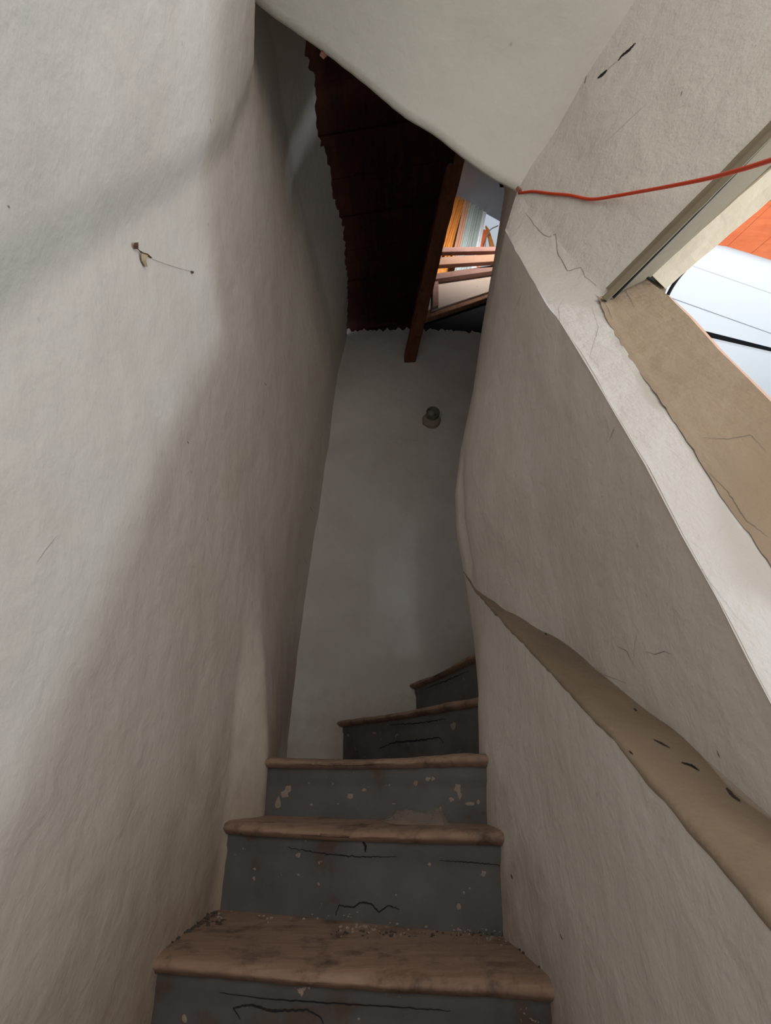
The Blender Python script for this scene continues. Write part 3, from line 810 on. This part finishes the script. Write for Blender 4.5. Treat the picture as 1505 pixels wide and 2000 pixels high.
# wall around the window, left of it (wood lining behind the curtains)
wu = wboard('wall_upper', ((740, 290), (918, 394), (880, 640), (740, 640)), M['gold'], -.06, .04)
tag(wu, kind='structure')
g1 = wboard('curtain', ((888, 380), (908, 392), (878, 500), (845, 500)), M['gold'], .05, 0, None, .018)
tag(g1, 'gold brown curtain lit at its top, leftmost in the upper room', 'curtain', 'curtains of the upper room')
g2 = wboard('curtain', ((907, 390), (917, 396), (890, 520), (878, 520)), M['salmon'], .055, 0, None, .012)
tag(g2, 'narrow brown curtain with a pale fold between the gold and grey green ones', 'curtain', 'curtains of the upper room')
g3 = wboard('curtain', ((917, 396), (944, 412), (918, 540), (884, 540)), M['teal'], .05, 0, None, .014)
tag(g3, 'grey green curtain beside the bright upper window', 'curtain', 'curtains of the upper room')
wr = rnd_path([wpl(972, 441, .12), wpl(958, 448, .12), wpl(950, 462, .12), wpl(947, 480, .12), wpl(946, 500, .12)], 24)
tag(tube('wire', wr, .006, M['crack']), 'thin dark wire curving in front of the upper window', 'wire')
# upper storey side walls and floor keep the stairwell closed
def wallbox(name, a, b_, mat=M['greyceil']):
    x0, y0, z0 = a; x1, y1, z1 = b_
    vs = [V(x, y, z) for z in (z0, z1) for y in (y0, y1) for x in (x0, x1)]
    o = mesh(name, vs, [(0, 1, 3, 2), (4, 6, 7, 5), (0, 4, 5, 1), (2, 3, 7, 6), (0, 2, 6, 4), (1, 5, 7, 3)], mat, None, False)
    return tag(o, kind='structure')
wallbox('wall_upper_left', (-.9, .3, 3.5), (-.86, 5.5, UC))
wallbox('wall_upper_front', (-.9, .3, 3.64), (2.6, .34, UC))
wallbox('floor_upper', (-.9, .3, 3.60), (.62, 1.08, 3.64), M['board'])
wallbox('floor_upper_side', (.80, .3, 3.60), (2.6, 2.0, 3.64), M['board'])
wallbox('wall_upper_right', (2.6, .3, 2.7), (2.64, 5.5, UC))
wallbox('floor_upper_block', (.95, 2.0, 3.60), (2.6, 3.12, 3.64), M['board'])  # unseen floor piece, added to block lamp light from the back wall
wallbox('floor_upper_far', (-.9, 3.14, 3.60), (2.6, 5.5, 3.64), M['board'])
wallbox('wall_stair_outer', (1.32, 1.98, -1.36), (1.36, 3.2, 3.4), M['back'])
wallbox('wall_left_outer', (-.95, .3, 3.15), (-.68, 3.3, 3.60), M['black'])
wallbox('floor', (-.7, -1.3, -1.42), (.5, .2, -1.36), M['board'])

# ------------------------------------------------------------------ small things
# round box on the back wall
pj, nj = hit(T_back, 843, 816)
if pj is not None:
    jb = empty('wall_lamp_socket', pj, 'small round metal socket on a pale plaster collar high on the dark back wall', 'lamp socket')
    ax = Vector((0, -1, 0)); e1 = Vector((1, 0, 0)); e2 = Vector((0, 0, 1))
    def lathe(name, prof, mat, off=Vector((0, 0, 0)), n=32, rg=0.0):
        rows = []
        for r_, z_ in prof:
            rows.append([off + (e1 * math.cos(2 * math.pi * k / n) + e2 * math.sin(2 * math.pi * k / n)) * (r_ + rg * nz((k, r_ * 9, 1), .7, 3)) + ax * z_ for k in range(n)])
        vs = [v for r in rows for v in r]; fs = []
        for i in range(len(rows) - 1):
            for k in range(n): fs.append((i * n + k, i * n + (k + 1) % n, (i + 1) * n + (k + 1) % n, (i + 1) * n + k))
        fs.append(tuple((len(rows) - 1) * n + k for k in range(n)))
        return mesh(name, vs, fs, mat, jb)
    lathe('collar', [(.072, -.03), (.070, .012), (.064, .026), (.058, .030), (.03, .03)], M['lime'], Vector((-.005, 0, -.03)), rg=.006)
    lathe('socket_body', [(.051, 0), (.051, .065), (.048, .072), (.043, .072), (.041, .045), (.002, .045)], M['bulb'], Vector((.003, 0, .004)))
    lathe('socket_core', [(.028, .03), (.028, .055), (.022, .062), (.002, .062)], M['lime'], Vector((-.01, 0, .0)), 12)
    box_between('clip', Vector((-.03, -.04, .052)), Vector((.035, -.04, .058)), .012, .014, M['bulb'], jb, 3, 1, 0)

# dried leaf stuck to the left wall
pl_, nl_ = hit(T_left, 270, 492)
lf = empty('dried_leaf', pl_, 'small dry winged leaf hanging on the left wall in a cobweb', 'leaf')
def leafpart(name, outline, mat, curl=.0):
    vs = []
    for x, y, lift in outline:
        p, n_ = hit(T_left, x, y); vs.append(p + n_ * (.002 + lift) - pl_)
    n_ = len(vs); c = sum(vs, Vector()) / n_ + nl_ * curl
    back = [v - nl_ * .0012 for v in vs]
    V_ = [c] + vs + back
    F_ = [(0, i + 1, (i + 1) % n_ + 1) for i in range(n_)] + [(i + 1, i + 1 + n_, (i + 1) % n_ + 1 + n_, (i + 1) % n_ + 1) for i in range(n_)]
    mesh(name, V_, F_, mat, lf, False)
leafpart('seed_wing', [(256, 474, .006), (261, 473, .008), (264, 487, .005), (259, 486, .003), (256, 480, .004)], M['leafb'], .002)
leafpart('stem', [(264, 486, .003), (273, 493, .006), (280, 495, .008), (289, 503, .008), (287, 504, .006), (279, 498, .005), (271, 495, .004)], M['leafb'], .001)
leafpart('leaf_blade', [(271, 495, .005), (280, 498, .008), (278, 508, .006), (283, 521, .004), (279, 520, .003), (273, 510, .003), (271, 502, .004)], M['leafc'], .003)
web = [hit(T_left, x, y)[0] + nl_ * .004 for x, y in ((288, 503), (310, 512), (340, 522), (370, 530))]
o = tube('cobweb_thread', [q - pl_ for q in rnd_path(web, 20)], .0004, M['lime'], lf, 4)
leafpart('speck', [(370, 529, .003), (374, 530, .004), (375, 534, .003), (372, 534, .002)], M['leafb'], .001)

# orange cord with the nail it is tied to
T_fc = bvh_of(wall_front, ceiling)
cpx = [(1013, 377, .004), (1040, 374, .010), (1075, 378, .012), (1110, 381, .012), (1153, 389, .016), (1200, 383, .03), (1245, 375, .06)]
pts = []
for x, y, l in cpx:
    p, n_ = hit(T_fc, x, y)
    if p: pts.append(p - ray(x, y).normalized() * l)
pts += [P(1295, 366, 1.27), P(1375, 350, 1.12), P(1440, 333, .99), P(1505, 313, .88), P(1600, 282, .75), P(1750, 232, .62)]
cord = tube('extension_cord', rnd_path(pts, 120), .0047, M['cord'], None, 10)
tag(cord, 'thin orange cord strung from the wall corner across the opening on the right', 'cord')
pk, nk = hit(T_fc, 1016, 374)
nail = box_between('wall_peg', pk - nk * .01, pk + nk * .02 + Vector((0, 0, .004)), .016, .016, M['brick'], None, 3, .8, .001)
tag(nail, 'small reddish peg at the wall corner holding the orange cord', 'peg')
pk, nk = hit(T_ceil, 631, 101)
if pk is not None:
    br = box_between('brick_fragment', pk - nk * .012 + Vector((0, .008, 0)), pk + nk * .012 + Vector((0, .008, .012)), .024, .022, M['brick'], None, 4, .7, .006)
    tag(br, 'small red brick fragment bulging from the ceiling edge above the dark boards', 'brick fragment')

# black slits in the ceiling plaster and cracks in the walls: parts of those surfaces
for sname, tree, par, items in (
    ('c', T_fc, wall_front, [([(1241, 84), (1228, 98), (1213, 110), (1207, 119)], 5.5, 'black'), ([(1185, 137), (1176, 146), (1167, 153)], 8, 'black'), ([(1145, 148), (1141, 164)], 3, 'crack'),
                    ([(1332, 178), (1329, 188)], 2, 'crack'), ([(1205, 119), (1186, 136)], 1.5, 'crackg')]),
    ('f', T_front, wall_front, [([(1026, 416), (1036, 428), (1043, 440), (1052, 450), (1060, 458), (1072, 463), (1085, 458), (1087, 480), (1089, 495), (1100, 515), (1108, 530), (1120, 526), (1134, 522), (1142, 540), (1152, 548), (1164, 558)], 1.8, 'crack'),
                    ([(1095, 660), (1090, 600), (1100, 585)], 1.2, 'crackg'), ([(1150, 700), (1168, 640), (1155, 600)], 1.2, 'crackg'),
                    ([(1265, 200), (1180, 280)], 1.0, 'crackg'), ([(1330, 1050), (1380, 1130), (1440, 1210)], 1.4, 'crackg')]),
    ('j', T_jamb, jamb, [([(1205, 560), (1213, 566), (1222, 570), (1232, 588), (1238, 602)], 2, 'crack'), ([(1225, 540), (1240, 534), (1256, 535)], 2.2, 'crack'),
                    ([(1180, 590), (1188, 606), (1195, 625)], 1.6, 'crack'), ([(1370, 855), (1420, 858), (1465, 850), (1480, 865), (1497, 885)], 1.6, 'crack'),
                    ([(1385, 925), (1420, 960), (1455, 1015), (1500, 1050)], 2, 'crack')]),
    ('r', T_right, wall_right, [([(1205, 1262), (1225, 1272), (1232, 1290)], 1.6, 'soot'), ([(1262, 1273), (1280, 1278), (1298, 1272), (1312, 1278)], 1.4, 'soot'),
                    ([(1150, 1292), (1180, 1318), (1225, 1335)], 1.2, 'crack'), ([(1245, 1230), (1240, 1260), (1236, 1300)], 1.1, 'crack'), ([(1020, 570), (1005, 605)], 1.6, 'crack'),
                    ([(1200, 835), (1190, 860)], 2.0, 'crack'), ([(1400, 1465), (1406, 1480)], 2.4, 'soot')]),
    ('g', T_ledge, ledge, [([(1064, 1237), (1068, 1241)], 6, 'soot'), ([(1237, 1384), (1243, 1390)], 8, 'soot'), ([(1276, 1445), (1290, 1452), (1308, 1462)], 8, 'soot'), ([(1330, 1490), (1350, 1496), (1365, 1506)], 7, 'black'),
                    ([(1418, 1540), (1430, 1555), (1445, 1566)], 14, 'soot'), ([(1228, 1467), (1236, 1474)], 4, 'soot')]),
    ('w', T_low, wall_lower, [([(998, 1708), (1001, 1716)], 5, 'soot'), ([(1094, 1824), (1099, 1836)], 4, 'soot'), ([(945, 1490), (950, 1530), (948, 1560)], 1.2, 'crack')]),
    ('l', T_left, wall_left, [([(605, 990), (610, 1000)], 4, 'crack'), ([(594, 1090), (600, 1104)], 4, 'lime'), ([(660, 760), (640, 640), (620, 560), (600, 460)], 1.3, 'crack'),
                    ([(70, 1100), (90, 1072), (112, 1045)], 1.6, 'crackg'), ([(410, 230), (412, 242)], 2.2, 'crackg'), ([(14, 400), (18, 406)], 5, 'crackg'), ([(516, 748), (520, 752)], 3, 'crackg'), ([(365, 862), (368, 866)], 3, 'crack')]),
):
    for q, (pp, wd_, mt) in enumerate(items):
        ribbon('crack', tree, pp, wd_ * (1 if mt == 'black' else .65), M[mt], par, 50, 1.6, .0011, q + 3)
